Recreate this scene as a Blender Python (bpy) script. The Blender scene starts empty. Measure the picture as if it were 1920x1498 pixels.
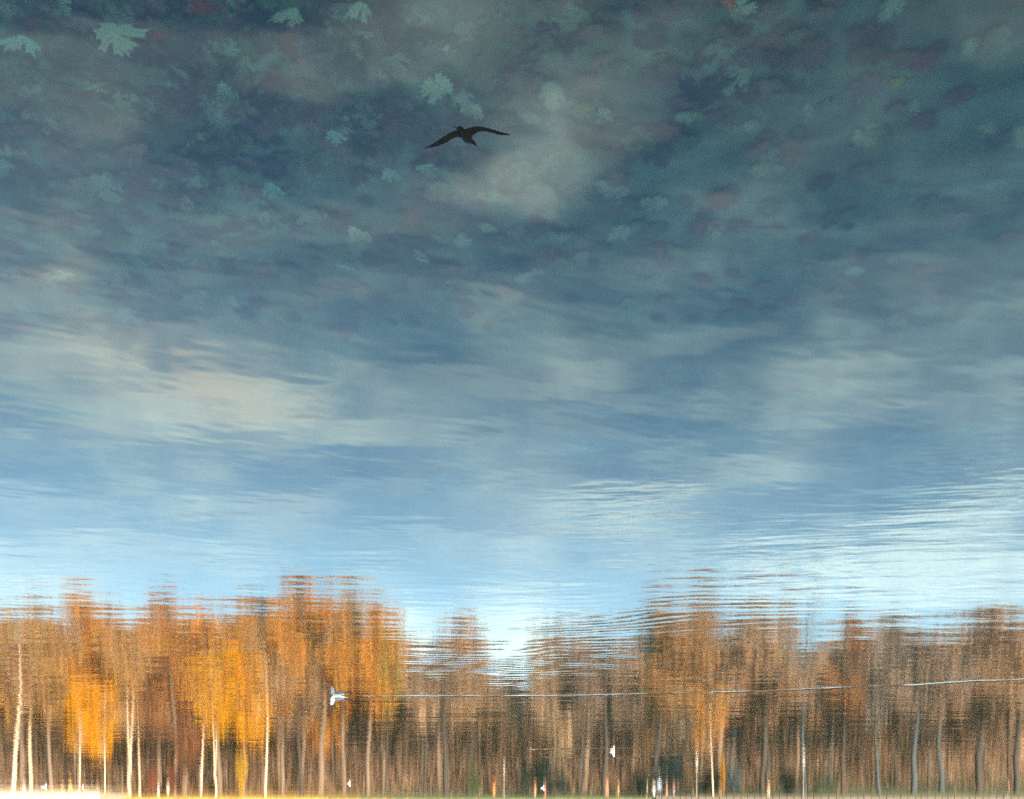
# A pond photographed with the camera held upside down: the picture shows the
# water surface, with the far bank mirrored in it the right way up.
import bpy, bmesh, math, random
import numpy as np
from mathutils import Vector, Matrix
random.seed(7)
R = math.radians
S = bpy.context.scene
COL = S.collection

# ------------------------------------------------------------------ camera
FPX = 2000.0                       # focal length in pixels of the 1920-wide photo
HZ = 1544.0                        # picture row of the true horizon, just below the frame
CH = 3.3                           # eye height above the water
cam_d = bpy.data.cameras.new('camera')
cam_d.sensor_width = 36; cam_d.lens = 36 * FPX / 1920
cam_d.shift_y = (HZ - 749) / 1920   # level camera with a raised lens: upright trunks stay upright
cam_d.clip_start = 0.05; cam_d.clip_end = 3000
cam = bpy.data.objects.new('camera', cam_d); COL.objects.link(cam)
FW = Vector((0, 1, 0))
UP = Vector((0, 0, -1))            # held upside down: rolled by 180 degrees
RT = FW.cross(UP)
CP = Vector((0, 0, CH))
m = Matrix((RT, UP, -FW)).transposed().to_4x4(); m.translation = CP
cam.matrix_world = m
S.camera = cam

# ------------------------------------------------------------------ exposure, sun, sky
S.view_settings.view_transform = 'Standard'; S.view_settings.look = 'None'
S.view_settings.gamma = 1.0; S.view_settings.exposure = 2.0
S.cycles.max_bounces = 8; S.cycles.transmission_bounces = 6; S.cycles.glossy_bounces = 4
S.cycles.diffuse_bounces = 2; S.cycles.transparent_max_bounces = 16
S.cycles.sample_clamp_indirect = 2.5
S.cycles.use_denoising = False     # the photograph is grainy; keep the sampling grain

SUN_EL, SUN_AZ = 11.0, 205.0       # compass style: 180 = behind the camera (-y), 205 = behind, a little to picture right
sd = Vector((math.sin(R(SUN_AZ)) * math.cos(R(SUN_EL)), math.cos(R(SUN_AZ)) * math.cos(R(SUN_EL)), math.sin(R(SUN_EL))))
sun_d = bpy.data.lights.new('sun', 'SUN'); sun_d.energy = 5.0; sun_d.angle = R(0.5); sun_d.color = (1.0, 0.82, 0.60)
sun = bpy.data.objects.new('sun', sun_d); COL.objects.link(sun)
sun.rotation_euler = (-sd).to_track_quat('-Z', 'Y').to_euler()

def pix_dir(px, py):
    return (FW + RT * ((px - 960) / FPX) + UP * ((HZ - py) / FPX)).normalized()
def sky_plane(px, py):             # where the mirrored ray meets a cloud layer of unit height
    d = pix_dir(px, py); return (d.x / -d.z, d.y / -d.z)
def on_water(px, py, z=0.0):
    d = pix_dir(px, py); t = (z - CH) / d.z; return CP + d * t
def on_bed(px, py, z):             # through the surface, refracted
    p = on_water(px, py); d = pix_dir(px, py)
    n = 1 / 1.33; c = -d.z
    t = d * n + Vector((0, 0, 1)) * (n * c - math.sqrt(1 - n * n * (1 - c * c)))
    return p + t * (z / t.z)
def bank_x(px, y):                 # world x, at distance y, of what mirrors at picture column px
    d = pix_dir(px, 1400); return d.x / d.y * y
def bank_z(py, y, px=960):         # world height, at distance y, of what mirrors at picture row py
    d = pix_dir(px, py); return -(d.z / d.y) * y - CH

class NT:
    """small helper to write node maths"""
    def __init__(s, tree): s.t = tree; s.n = tree.nodes; s.l = tree.links
    def new(s, typ, **kw):
        x = s.n.new(typ)
        for k, v in kw.items(): setattr(x, k, v)
        return x
    def put(s, sock, v):
        if isinstance(v, (int, float, tuple, list)): sock.default_value = v
        else: s.l.new(v, sock)
    def m(s, op, a, b=None, c=None, clamp=False):
        x = s.new('ShaderNodeMath', operation=op, use_clamp=clamp); s.put(x.inputs[0], a)
        if b is not None: s.put(x.inputs[1], b)
        if c is not None: s.put(x.inputs[2], c)
        return x.outputs[0]
    def xyz(s, v):
        x = s.new('ShaderNodeSeparateXYZ'); s.l.new(v, x.inputs[0]); return x.outputs
    def vec(s, a, b, c=0.0):
        x = s.new('ShaderNodeCombineXYZ'); s.put(x.inputs[0], a); s.put(x.inputs[1], b); s.put(x.inputs[2], c); return x.outputs[0]
    def noise(s, v, scale=1.0, detail=2.0, rough=0.5, dist=0.0, lac=2.0):
        x = s.new('ShaderNodeTexNoise'); s.l.new(v, x.inputs['Vector'])
        x.inputs['Scale'].default_value = scale; x.inputs['Detail'].default_value = detail
        x.inputs['Roughness'].default_value = rough; x.inputs['Distortion'].default_value = dist
        return x.outputs[0]
    def ramp(s, v, stops):
        x = s.new('ShaderNodeValToRGB'); s.l.new(v, x.inputs[0]); e = x.color_ramp.elements
        while len(e) > len(stops): e.remove(e[-1])
        while len(e) < len(stops): e.new(0.5)
        for k, (p, c) in zip(e, stops): k.position = p; k.color = tuple(c) + (1,) if len(c) == 3 else c
        return x.outputs[0]
    def mix(s, f, a, b, mode='MIX'):
        x = s.new('ShaderNodeMix', data_type='RGBA', blend_type=mode)
        s.put(x.inputs[0], f)
        for i, v in ((6, a), (7, b)):
            s.put(x.inputs[i], tuple(v) + (1,) if isinstance(v, tuple) and len(v) == 3 else v)
        return x.outputs[2]
    def sm(s, v, lo, hi):
        x = s.new('ShaderNodeMapRange', interpolation_type='SMOOTHSTEP'); s.put(x.inputs[0], v)
        x.inputs[1].default_value = lo; x.inputs[2].default_value = hi; return x.outputs[0]

W = bpy.data.worlds.new('World'); S.world = W; W.use_nodes = True
t = W.node_tree; t.nodes.clear(); N = NT(t)
out = N.new('ShaderNodeOutputWorld'); bg = N.new('ShaderNodeBackground')
sky = N.new('ShaderNodeTexSky', sky_type='NISHITA'); sky.sun_disc = False
sky.sun_elevation = R(SUN_EL); sky.sun_rotation = R(SUN_AZ)
sky.air_density = 1.0; sky.dust_density = 0.6; sky.ozone_density = 1.5
tc = N.new('ShaderNodeTexCoord'); x_, y_, z_ = N.xyz(tc.outputs['Generated'])
zc = N.m('MAXIMUM', z_, 0.04)
cx = N.m('DIVIDE', x_, zc); cy = N.m('DIVIDE', y_, zc)
wob = N.noise(N.vec(cx, cy), 1.3, 4, 0.6)
wx = N.m('ADD', cx, N.m('MULTIPLY', N.m('SUBTRACT', wob, 0.5), 0.9))
wob2 = N.noise(N.vec(cy, cx, 4.0), 1.7, 4, 0.6)
wy = N.m('ADD', cy, N.m('MULTIPLY', N.m('SUBTRACT', wob2, 0.5), 0.7))
# clouds of the photograph: column, row, half-width, half-height, strength
WARM = {(230, 690), (480, 730), (40, 480)}
BLOBS = [
 (230, 690, 260, 60, .75), (480, 730, 200, 60, .6), (40, 480, 120, 60, .75), (300, 780, 330, 60, .5), (690, 800, 190, 50, .35),
 (60, 590, 150, 70, .5), (330, 900, 150, 70, .45), (420, 960, 260, 70, .25),
 (1050, 310, 75, 65, .8), (1110, 365, 45, 20, 1.4), (1000, 250, 70, 50, .5), (925, 600, 90, 40, .65), (1100, 690, 100, 40, .55), (1120, 610, 120, 40, .25),
 (1590, 310, 90, 55, .5), (1800, 90, 110, 70, .45), (1830, 580, 180, 50, .4), (1700, 660, 260, 60, .3), (1780, 750, 170, 60, .35), (1470, 760, 120, 50, .3),
 (930, 890, 120, 70, .35), (1190, 950, 140, 60, .8), (1000, 1010, 110, 40, .4), (1380, 880, 120, 35, .3),
 (1830, 960, 80, 35, .7), (1500, 1050, 250, 45, .8), (1760, 1080, 260, 60, .95), (1900, 900, 70, 20, .8),
 (960, 1210, 90, 60, 1.5), (760, 1190, 60, 50, .8), (240, 1040, 260, 50, .35), (60, 1100, 150, 40, .45), (700, 1060, 150, 30, .2), (820, 330, 140, 70, .3),
 (200, 250, 160, 90, .3), (780, 120, 140, 80, .35), (650, 560, 160, 60, .25),
]
tot = tw = None
for px, py, rx, ry, a in BLOBS:
    c = sky_plane(px, py); l = sky_plane(px - rx, py); r = sky_plane(px + rx, py)
    u = sky_plane(px, py - ry); d = sky_plane(px, min(py + ry, 1300))
    hx = abs(l[0] - r[0]) / 2; hy = abs(u[1] - d[1]) / 2
    ax = N.m('DIVIDE', N.m('SUBTRACT', wx, c[0]), hx); ay = N.m('DIVIDE', N.m('SUBTRACT', wy, c[1]), hy)
    g = N.m('EXPONENT', N.m('MULTIPLY', N.m('ADD', N.m('MULTIPLY', ax, ax), N.m('MULTIPLY', ay, ay)), -0.9))
    g = N.m('MULTIPLY', g, a)
    tot = g if tot is None else N.m('ADD', tot, g)
    if (px, py) in WARM: tw = g if tw is None else N.m('ADD', tw, g)
tex = N.noise(N.vec(N.m('ADD', cx, N.m('MULTIPLY', cy, .25)), N.m('MULTIPLY', cy, 1.5), 1.0), 3.6, 8, 0.66, 0.5)
tex2 = N.noise(N.vec(N.m('MULTIPLY', cx, .8), N.m('MULTIPLY', cy, 1.6), 7.0), 3.0, 7, 0.62, 0.6)
cl = N.m('MULTIPLY', tot, N.m('ADD', N.m('MULTIPLY', N.sm(tex, 0.34, 0.66), 1.25), 0.2))
cl = N.m('ADD', cl, N.m('MULTIPLY', N.sm(tex2, 0.42, 0.70), 0.42))
cl = N.m('MINIMUM', cl, 1.0)
clear = N.mix(1.0, sky.outputs[0], (.81, 1.01, 1.11), 'MULTIPLY')
warm = N.m('MINIMUM', tw, 1.0)
skyc = N.mix(cl, clear, N.mix(warm, (5.5, 6.9, 6.9), (7.3, 7.4, 6.7)))
N.l.new(skyc, bg.inputs[0]); bg.inputs[1].default_value = 0.143
N.l.new(bg.outputs[0], out.inputs[0])

# ------------------------------------------------------------------ helpers
def tag(o, label=None, cat=None, group=None, kind=None):
    if label: o['label'] = label
    if cat: o['category'] = cat
    if group: o['group'] = group
    if kind: o['kind'] = kind
    return o
def link(name, me, mat=None, parent=None):
    o = bpy.data.objects.new(name, me); COL.objects.link(o)
    if mat and me and not me.materials: me.materials.append(mat)
    o.parent = parent
    return o
def mesh(name, vs, fs, smooth=False):
    me = bpy.data.meshes.new(name); me.from_pydata([tuple(v) for v in vs], [], fs); me.update()
    if smooth: me.polygons.foreach_set('use_smooth', [True] * len(me.polygons))
    return me
def new_mat(name):
    mt = bpy.data.materials.new(name); mt.use_nodes = True; mt.node_tree.nodes.clear()
    n = NT(mt.node_tree); o = n.new('ShaderNodeOutputMaterial'); return mt, n, o
def plain(name, col, rough=0.7, var=0.25, scale=6.0, objcol=False, bump=0.0):
    mt, n, o = new_mat(name); b = n.new('ShaderNodeBsdfPrincipled'); b.inputs['Roughness'].default_value = rough
    tcn = n.new('ShaderNodeTexCoord'); ns = n.noise(tcn.outputs['Object'], scale, 4, .6)
    base = tuple(col)
    if objcol: oi = n.new('ShaderNodeObjectInfo'); base = oi.outputs['Color']
    f = n.m('ADD', n.m('MULTIPLY', ns, 2 * var), 1 - var)
    x = n.new('ShaderNodeVectorMath', operation='SCALE'); n.put(x.inputs[0], base); n.l.new(f, x.inputs['Scale'])
    n.l.new(x.outputs[0], b.inputs['Base Color'])
    if bump:
        bp = n.new('ShaderNodeBump'); bp.inputs['Distance'].default_value = bump; n.l.new(ns, bp.inputs['Height']); n.l.new(bp.outputs[0], b.inputs['Normal'])
    n.l.new(b.outputs[0], o.inputs[0]); return mt
def tube(vs, fs, pts, rads, seg=7, flat=None):
    """tapered tube through pts; flat = (axis vector, ratio) squashes it"""
    base = len(vs); pts = [Vector(p) for p in pts]
    for i, p in enumerate(pts):
        d = (pts[min(i + 1, len(pts) - 1)] - pts[max(i - 1, 0)])
        d = d.normalized() if d.length > 1e-9 else Vector((0, 0, 1))
        a = Vector((1, 0, 0)) if abs(d.x) < .8 else Vector((0, 1, 0))
        if flat: a = flat[0]
        e1 = (a - d * a.dot(d)).normalized(); e2 = d.cross(e1)
        k = flat[1] if flat else 1.0
        for s in range(seg):
            w = 2 * math.pi * s / seg
            vs.append(p + e1 * (math.cos(w) * rads[i] * k) + e2 * (math.sin(w) * rads[i]))
    for i in range(len(pts) - 1):
        for s in range(seg):
            a = base + i * seg + s; b = base + i * seg + (s + 1) % seg
            fs.append((a, b, b + seg, a + seg))
    fs.append(tuple(base + s for s in reversed(range(seg))))
    fs.append(tuple(base + (len(pts) - 1) * seg + s for s in range(seg)))

# ------------------------------------------------------------------ water
YB = 150.0                                   # distance of the far bank
GU = on_water(632, 1303)                     # the swimming gull
wv = [(-260, -25, 0), (260, -25, 0), (260, YB + 1.5, 0), (-260, YB + 1.5, 0)]
mt, n, o = new_mat('pond_water')
tcn = n.new('ShaderNodeTexCoord'); P = tcn.outputs['Object']; X, Y, _ = n.xyz(P)
def mapped(sx, sy, rot=0.0, off=0.0):
    c, s = math.cos(R(rot)), math.sin(R(rot))
    a = n.m('ADD', n.m('MULTIPLY', X, c * sx), n.m('MULTIPLY', Y, -s * sx))
    b = n.m('ADD', n.m('MULTIPLY', X, s * sy), n.m('MULTIPLY', Y, c * sy))
    return n.vec(a, b, off)
def times(a, b): return n.m('MULTIPLY', a, b)
def plus(a, b): return n.m('ADD', a, b)
def gauss2(px, py, rx, ry):
    c = on_water(px, py); l = on_water(px - rx, py); r = on_water(px + rx, py); u = on_water(px, py - ry); d = on_water(px, min(py + ry, 1450))
    ax = n.m('DIVIDE', n.m('SUBTRACT', X, c.x), abs(l.x - r.x) / 2); ay = n.m('DIVIDE', n.m('SUBTRACT', Y, c.y), abs(u.y - d.y) / 2)
    return n.m('EXPONENT', times(plus(times(ax, ax), times(ay, ay)), -1.0))
patch = n.sm(n.noise(mapped(.05, .12, 8, 3.0), 1, 3, .5), .38, .62)
near = n.sm(Y, 7.0, 17.0)
h = times(times(n.noise(mapped(.55, 2.6, 4, 0), 1, 3, .55), .0050), plus(times(patch, .9), .12))
h = times(h, near)
h = plus(h, times(n.noise(mapped(.16, .75, -6, 5), 1, 2, .5), .0085))
h = plus(h, times(n.noise(mapped(.5, 1.0, 25, 9), 1, 3, .6), .0045))
# breeze streaks on the picture's right
streak = plus(plus(gauss2(1500, 1040, 330, 60), gauss2(1160, 950, 130, 45)), gauss2(1840, 930, 150, 90))
h = plus(h, times(times(n.noise(mapped(.6, 2.6, -8, 12), 1, 3, .55), .010), streak))
# spreading ripples behind the swimming gull
warp = times(n.noise(mapped(.25, .5, 0, 21), 1, 2, .5), 1.6)
brkn = n.sm(n.noise(mapped(.5, 1.1, 15, 33), 1, 3, .6), .36, .66)
def train(px, py, rx, ry, ang, lam, amp):
    c, s = math.cos(R(ang)), math.sin(R(ang))
    ph = plus(plus(times(X, s), times(Y, c)), warp)
    return times(times(n.m('SINE', times(ph, 2 * math.pi / lam)), amp), times(gauss2(px, py, rx, ry), plus(times(brkn, 1.1), .15)))
h = plus(h, train(860, 1240, 190, 50, 10, .34, .0012))
h = plus(h, train(1130, 1180, 170, 60, -22, .29, .0010))
h = plus(h, train(1000, 1255, 200, 35, -12, .30, .0012))
h = plus(h, train(1400, 1130, 260, 60, -10, .37, .0010))
# wake line
def ridge(pts, amp, sig, x1):
    q = [on_water(*p) for p in pts]
    c2, c1, c0 = np.polyfit([v.x for v in q], [v.y for v in q], 2)
    yr = plus(plus(times(times(X, X), float(c2)), times(X, float(c1))), float(c0))
    yr = plus(yr, times(n.m('SUBTRACT', n.noise(n.vec(X, 0.0, 2.0), .9, 2, .5), .5), sig * 5))
    dd = n.m('DIVIDE', n.m('SUBTRACT', Y, yr), sig)
    g = n.m('EXPONENT', times(times(dd, dd), -1.0))
    lo = min(v.x for v in q)
    msk = times(n.sm(X, lo - 1.5, lo + .5), n.m('SUBTRACT', 1.0, n.sm(X, x1 - .5, x1)))
    brk = plus(n.sm(n.noise(n.vec(X, 0.0, 9.0), .7, 2, .6), .36, .62), .38)
    return times(times(g, msk), times(brk, amp))
h = plus(h, ridge([(655, 1304), (850, 1304), (1050, 1303), (1250, 1300), (1500, 1292), (1700, 1283), (1900, 1273)], .0064, .12, GU.x - .3))
h = plus(h, ridge([(975, 1405), (1060, 1403), (1147, 1402)], 0.012, .25, on_water(975, 1405).x))
h = plus(h, ridge([(1010, 1418), (1200, 1418), (1290, 1412)], .009, .25, on_water(1010, 1405).x))
bp = n.new('ShaderNodeBump'); bp.inputs['Strength'].default_value = 1; bp.inputs['Distance'].default_value = 1; n.l.new(h, bp.inputs['Height'])
fr = n.new('ShaderNodeFresnel'); fr.inputs[0].default_value = 1.46; n.l.new(bp.outputs[0], fr.inputs[1])
gl = n.new('ShaderNodeBsdfGlossy'); gl.inputs['Roughness'].default_value = .048; n.l.new(bp.outputs[0], gl.inputs['Normal'])
rf = n.new('ShaderNodeBsdfRefraction'); rf.inputs['IOR'].default_value = 1.33; rf.inputs['Roughness'].default_value = .15
rf.inputs['Color'].default_value = (.74, .93, .88, 1); n.l.new(bp.outputs[0], rf.inputs['Normal'])
mx = n.new('ShaderNodeMixShader'); n.l.new(fr.outputs[0], mx.inputs[0]); n.l.new(rf.outputs[0], mx.inputs[1]); n.l.new(gl.outputs[0], mx.inputs[2])
n.l.new(mx.outputs[0], o.inputs[0])
water = link('water', mesh('water', wv, [(0, 1, 2, 3)]), mt); tag(water, 'calm rippled pond water mirroring sky and autumn trees', 'water', kind='structure')

# ------------------------------------------------------------------ pond bed
def bed_z(x, y):
    b = -.62 - .05 * max(0, y - 3.0) - .06 * max(0, -x - .2)
    return max(b, -3.5) + .05 * math.sin(x * 1.9 + 1) * math.cos(y * 1.6)
xs = [-260, -120, -60, -30] + [-15 + i * .5 for i in range(61)] + [30, 60, 120, 260]
ys = [-25, -10, -4] + [i * .5 for i in range(41)] + [30, 50, 80, YB + 1.5]
vs = [(x, y, bed_z(x, y)) for y in ys for x in xs]; nx = len(xs)
fs = [(j * nx + i, j * nx + i + 1, (j + 1) * nx + i + 1, (j + 1) * nx + i) for j in range(len(ys) - 1) for i in range(nx - 1)]
mt, n, o = new_mat('bed_mud'); b = n.new('ShaderNodeBsdfPrincipled'); b.inputs['Roughness'].default_value = .9
tcn = n.new('ShaderNodeTexCoord'); ns = n.noise(tcn.outputs['Object'], 1.3, 7, .66, .8)
cc = n.ramp(ns, [(.3, (.05, .065, .04)), (.47, (.10, .12, .07)), (.62, (.22, .23, .14)), (.75, (.34, .33, .21))])
n.l.new(cc, b.inputs['Base Color']); n.l.new(b.outputs[0], o.inputs[0])
bed = link('pond_bed', mesh('pond_bed', vs, fs, True), mt); tag(bed, 'dark muddy bed of the pond under the water', 'pond bed', kind='structure')

# ------------------------------------------------------------------ leaves under water
LOBE = [(0, -.50), (.10, -.46), (.26, -.52), (.24, -.38), (.42, -.36), (.60, -.44), (.55, -.27), (.78, -.13), (.60, -.06), (.66, .10), (.95, .20), (.76, .30),
        (.74, .48), (.50, .36), (.34, .30), (.40, .56), (.52, .72), (.34, .74), (.26, .98), (.12, .84), (0, 1.15)]
def leaf_outline():
    r_ = [(x, y) for x, y in LOBE]
    return r_ + [(-x, y) for x, y in reversed(LOBE[1:-1])]
def leaf_geom(vs, fs, M, size, curl, rng):
    base = len(vs); ol = leaf_outline(); k = size / 1.65
    a, b_ = rng.uniform(-1, 1), rng.uniform(-1, 1)
    def zz(x, y): return curl * size * (.35 * (x * x + y * y) + .25 * a * x * y + .2 * b_ * x) * .6
    c0 = (0, -.12)
    vs.append(M @ Vector((c0[0] * k, c0[1] * k, 0)))
    for f in (.5, 1.0):
        for x, y in ol:
            px, py = c0[0] + (x - c0[0]) * f, c0[1] + (y - c0[1]) * f
            vs.append(M @ Vector((px * k, py * k, zz(px, py))))
    L = len(ol)
    for i in range(L):
        j = (i + 1) % L
        fs.append((base, base + 1 + i, base + 1 + j))
        fs.append((base + 1 + i, base + 1 + L + i, base + 1 + L + j, base + 1 + j))
def leaf_mat(name, island):
    mt, n, o = new_mat(name)
    tcn = n.new('ShaderNodeTexCoord'); ns = n.noise(tcn.outputs['Object'], 14, 4, .6)
    if island:
        g = n.new('ShaderNodeNewGeometry')
        base = n.ramp(g.outputs['Random Per Island'], [(0, (.05, .06, .03)), (.2, (.20, .22, .11)), (.4, (.26, .13, .08)), (.55, (.06, .06, .05)), (.72, (.42, .40, .24)), (.85, (.30, .09, .06)), (1, (.24, .20, .16))])
    else:
        base = n.new('ShaderNodeObjectInfo').outputs['Color']
    f = plusn = n.m('ADD', n.m('MULTIPLY', ns, .9), .55)
    x = n.new('ShaderNodeVectorMath', operation='SCALE'); n.l.new(base, x.inputs[0]); n.l.new(f, x.inputs['Scale'])
    d = n.new('ShaderNodeBsdfDiffuse'); n.l.new(x.outputs[0], d.inputs[0])
    tr = n.new('ShaderNodeBsdfTranslucent'); n.l.new(x.outputs[0], tr.inputs[0])
    mx = n.new('ShaderNodeMixShader'); mx.inputs[0].default_value = .2; n.l.new(d.outputs[0], mx.inputs[1]); n.l.new(tr.outputs[0], mx.inputs[2])
    n.l.new(mx.outputs[0], o.inputs[0]); return mt
rng = random.Random(3); vs, fs = [], []
for i in range(3200):
    u, v = rng.random(), rng.random()
    px = 1920 * u; py = -250 + 900 * v
    if rng.random() > (1.1 - u * 1.02) * (1.2 - v * .8): continue
    p = on_bed(px, py, -.62); z = bed_z(p.x, p.y) + .01 + .02 * rng.random()
    M = Matrix.Translation((p.x, p.y, z)) @ Matrix.Rotation(rng.uniform(0, 6.28), 4, 'Z') @ Matrix.Rotation(rng.uniform(-.3, .3), 4, 'X')
    leaf_geom(vs, fs, M @ Matrix.Scale(rng.uniform(.5, 1), 4, (1, 0, 0)), rng.uniform(.10, .24), rng.uniform(.2, 1.3), rng)
lit = link('leaf_litter', mesh('leaf_litter', vs, fs), leaf_mat('sunken_leaves', True))
tag(lit, 'mass of dull sunken maple leaves matted over the pond bed', 'leaf litter', kind='stuff')
LM = leaf_mat('leaf_blade', False); stemM = plain('leaf_stalk', (.25, .24, .12))
PALE, TEAL, OLIV, REDD, PINK, GOLD, DARK = (.56, .52, .30), (.42, .50, .32), (.33, .32, .18), (.38, .08, .04), (.40, .20, .16), (.42, .30, .08), (.05, .055, .07)
protos = []
for k in range(7):
    vs, fs = [], []; leaf_geom(vs, fs, Matrix.Identity(4), 1.0, .5 + .4 * k, random.Random(k)); rk = random.Random(40 + k)
    ph = [rk.uniform(0, 6.28) for _ in range(4)]
    for v in vs:      # worn, uneven blades: some lobes shrunken or bent over
        an = math.atan2(v.y, v.x); f_ = 1 + .16 * math.sin(2 * an + ph[0]) + .13 * math.sin(3 * an + ph[1]) + rk.uniform(-.06, .05)
        v.x *= f_; v.y *= f_; v.z += .10 * v.length * math.sin(an + ph[2])
        if k % 2 and v.x > .3: v.x = .3 + (v.x - .3) * .3; v.z += .08
    me = mesh('maple_leaf', vs, fs, True); me.materials.append(LM)
    vs, fs = [], []; tube(vs, fs, [(0, -.3, .01), (.03, -.55, .03), (-.02, -.85, .02)], [.012, .010, .008], 5)
    st = mesh('stalk', vs, fs, True); st.materials.append(stemM); protos.append((me, st))
LEAVES = [  # column, row, size in photo px, turn, colour, depth, label
 (215, 62, 95, 185, PALE, .30, 'largest pale cream maple leaf under water near the top left corner'),
 (45, 70, 75, 120, TEAL, .34, 'pale teal maple leaf under water at the far top left'),
 (35, 12, 50, 60, OLIV, .45, 'olive maple leaf half cut by the top left corner'),
 (115, 3, 45, 180, TEAL, .34, 'teal maple leaf cut by the top edge left of the cream leaf'),
 (550, 25, 60, 100, PALE, .36, 'pale green maple leaf at the top edge left of centre'),
 (385, 15, 50, 30, REDD, .40, 'russet maple leaf at the top edge right of the cream leaf'),
 (300, 65, 40, 10, REDD, .45, 'small dark red maple leaf right of the large cream leaf'),
 (152, 172, 42, 200, REDD, .45, 'brick red maple leaf below and left of the large cream leaf'),
 (235, 165, 95, 80, OLIV, .42, 'broad grey green maple leaf directly below the large cream leaf'),
 (422, 172, 48, 230, TEAL, .26, 'small bright mint maple leaf left of the gliding bird'),
 (458, 118, 52, 150, OLIV, .36, 'narrow grey green maple leaf above the small mint leaf'),
 (362, 246, 68, 140, OLIV, .34, 'pale grey green maple leaf folded at the tip below the mint leaf'),
 (185, 345, 85, 190, OLIV, .36, 'large olive grey maple leaf low on the left with notched tip'),
 (255, 280, 60, 60, PINK, .46, 'dusty pink maple leaf above the low left olive leaf'),
 (512, 354, 46, 178, TEAL, .20, 'brightest turquoise maple leaf with two raised points'),
 (575, 408, 50, 20, OLIV, .34, 'thin grey maple leaf right of and below the turquoise leaf'),
 (670, 438, 50, 260, PALE, .28, 'small pale maple leaf lowest in the middle of the leaf bed'),
 (655, 500, 36, 90, TEAL, .28, 'tiny teal maple leaf farthest from the top edge'),
 (800, 485, 30, 70, PALE, .30, 'tiny pale maple leaf under water below the bird'),
 (730, 325, 44, 250, TEAL, .34, 'teal grey maple leaf below and left of the bird'),
 (800, 316, 40, 200, TEAL, .30, 'mint maple leaf directly beneath the left wing of the bird'),
 (628, 254, 40, 180, TEAL, .30, 'notched mint maple leaf between the bird and the folded leaf'),
 (890, 208, 46, 110, PALE, .24, 'pale green maple leaf just above the body of the bird'),
 (845, 78, 62, 40, PALE, .36, 'sandy pale maple leaf above the bird near the top edge'),
 (825, 165, 66, 80, PALE, .34, 'wide pale maple leaf above the left wing of the bird'),
 (735, 110, 60, 200, OLIV, .38, 'olive maple leaf left of the sandy pale leaf'),
 (690, 60, 44, 100, OLIV, .40, 'dull green maple leaf above the olive leaf near the top'),
 (680, 8, 50, 120, PALE, .38, 'straw coloured maple leaf cut by the top edge'),
 (575, 133, 62, 20, PINK, .44, 'dusky pink maple leaf left of the olive leaf'),
 (535, 80, 60, 200, REDD, .48, 'faint maroon maple leaf below the pale green top leaf'),
 (1090, 28, 54, 140, OLIV, .36, 'grey green maple leaf at the top edge right of centre'),
 (1243, 98, 44, 60, GOLD, .40, 'yellow maple leaf alone in dark water right of centre'),
 (1095, 205, 38, 30, GOLD, .40, 'ochre maple leaf right of the bird'),
 (1380, 18, 60, 260, PALE, .30, 'pale green maple leaf under the orange tip at the top edge'),
 (1368, 2, 30, 200, (.8, .22, .05), .10, 'orange leaf tip poking in at the top edge'),
 (1290, 165, 58, 0, DARK, .30, 'nearly black maple leaf right of the ochre leaf'),
 (1395, 135, 55, 80, OLIV, .44, 'dim slate green maple leaf right of the black leaf'),
 (1685, 145, 50, 60, GOLD, .44, 'dim brownish yellow maple leaf at the upper right'),
 (1560, 180, 50, 100, OLIV, .42, 'faint grey maple leaf left of the upper right yellow leaf'),
 (1710, 200, 46, 120, OLIV, .42, 'faint grey maple leaf below the upper right yellow leaf'),
 (1860, 240, 56, 30, OLIV, .44, 'faint green maple leaf near the right edge'),
 (120, 510, 60, 30, PALE, .36, 'washed out pale maple leaf beside the left cloud reflection'),
 (30, 395, 56, 80, PINK, .40, 'greyish pink maple leaf at the left edge'),
 (450, 570, 44, 20, TEAL, .34, 'barely visible teal maple leaf below the leaf bed'),
 (850, 520, 40, 140, GOLD, .40, 'faint yellowish maple leaf below the tiny pale leaf'),
]
for i, (px, py, sz, turn, c, dep, lab) in enumerate(LEAVES):
    p = on_bed(px, py, -dep); q = on_bed(px + sz / 2, py, -dep); q2 = on_bed(px - sz / 2, py, -dep)
    size = (q - q2).length * 1.02
    me, st = protos[(i * 3) % 7]
    o = link('maple_leaf', me); o.location = p; o.rotation_euler = (R(random.uniform(-35, 35)), R(random.uniform(-35, 35)), R(turn + 180)); o.scale = (size * random.uniform(.7, 1.1), size, size)
    o.color = tuple(c) + (1,); tag(o, lab, 'leaf', 'maple leaves under the water')
    s_ = link('stalk', st, parent=o)

# ------------------------------------------------------------------ far bank
OFF = YB - 112
def ground_z(x, y):
    px = 960 - x / y * FPX * .81
    d = y - YB
    slope = .055 + .05 * max(0, min(1, (px - 900) / 500))
    z = .42 + max(0, d - 1) * slope + 1.2 * math.sin(x * .05) * max(0, min(1, d / 30)) * .4
    return z if d > 0.2 else -1.5
xs = [-400, -300, -240, -200] + list(range(-180, 181, 4)) + [200, 240, 300, 400]
ys = [YB - .1, YB + .5, YB + 2, YB + 5, YB + 10, YB + 16, YB + 24, YB + 34, YB + 46, YB + 60, YB + 80, YB + 110, YB + 200]
vs = [(x, y, ground_z(x, y) if y < YB + 90 else ground_z(x, YB + 90)) for y in ys for x in xs]; nx = len(xs)
fs = [(j * nx + i, j * nx + i + 1, (j + 1) * nx + i + 1, (j + 1) * nx + i) for j in range(len(ys) - 1) for i in range(nx - 1)]
mt, n, o = new_mat('bank_ground'); b = n.new('ShaderNodeBsdfPrincipled'); b.inputs['Roughness'].default_value = .95
tcn = n.new('ShaderNodeTexCoord'); X0, Y0, _ = n.xyz(tcn.outputs['Object'])
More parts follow.
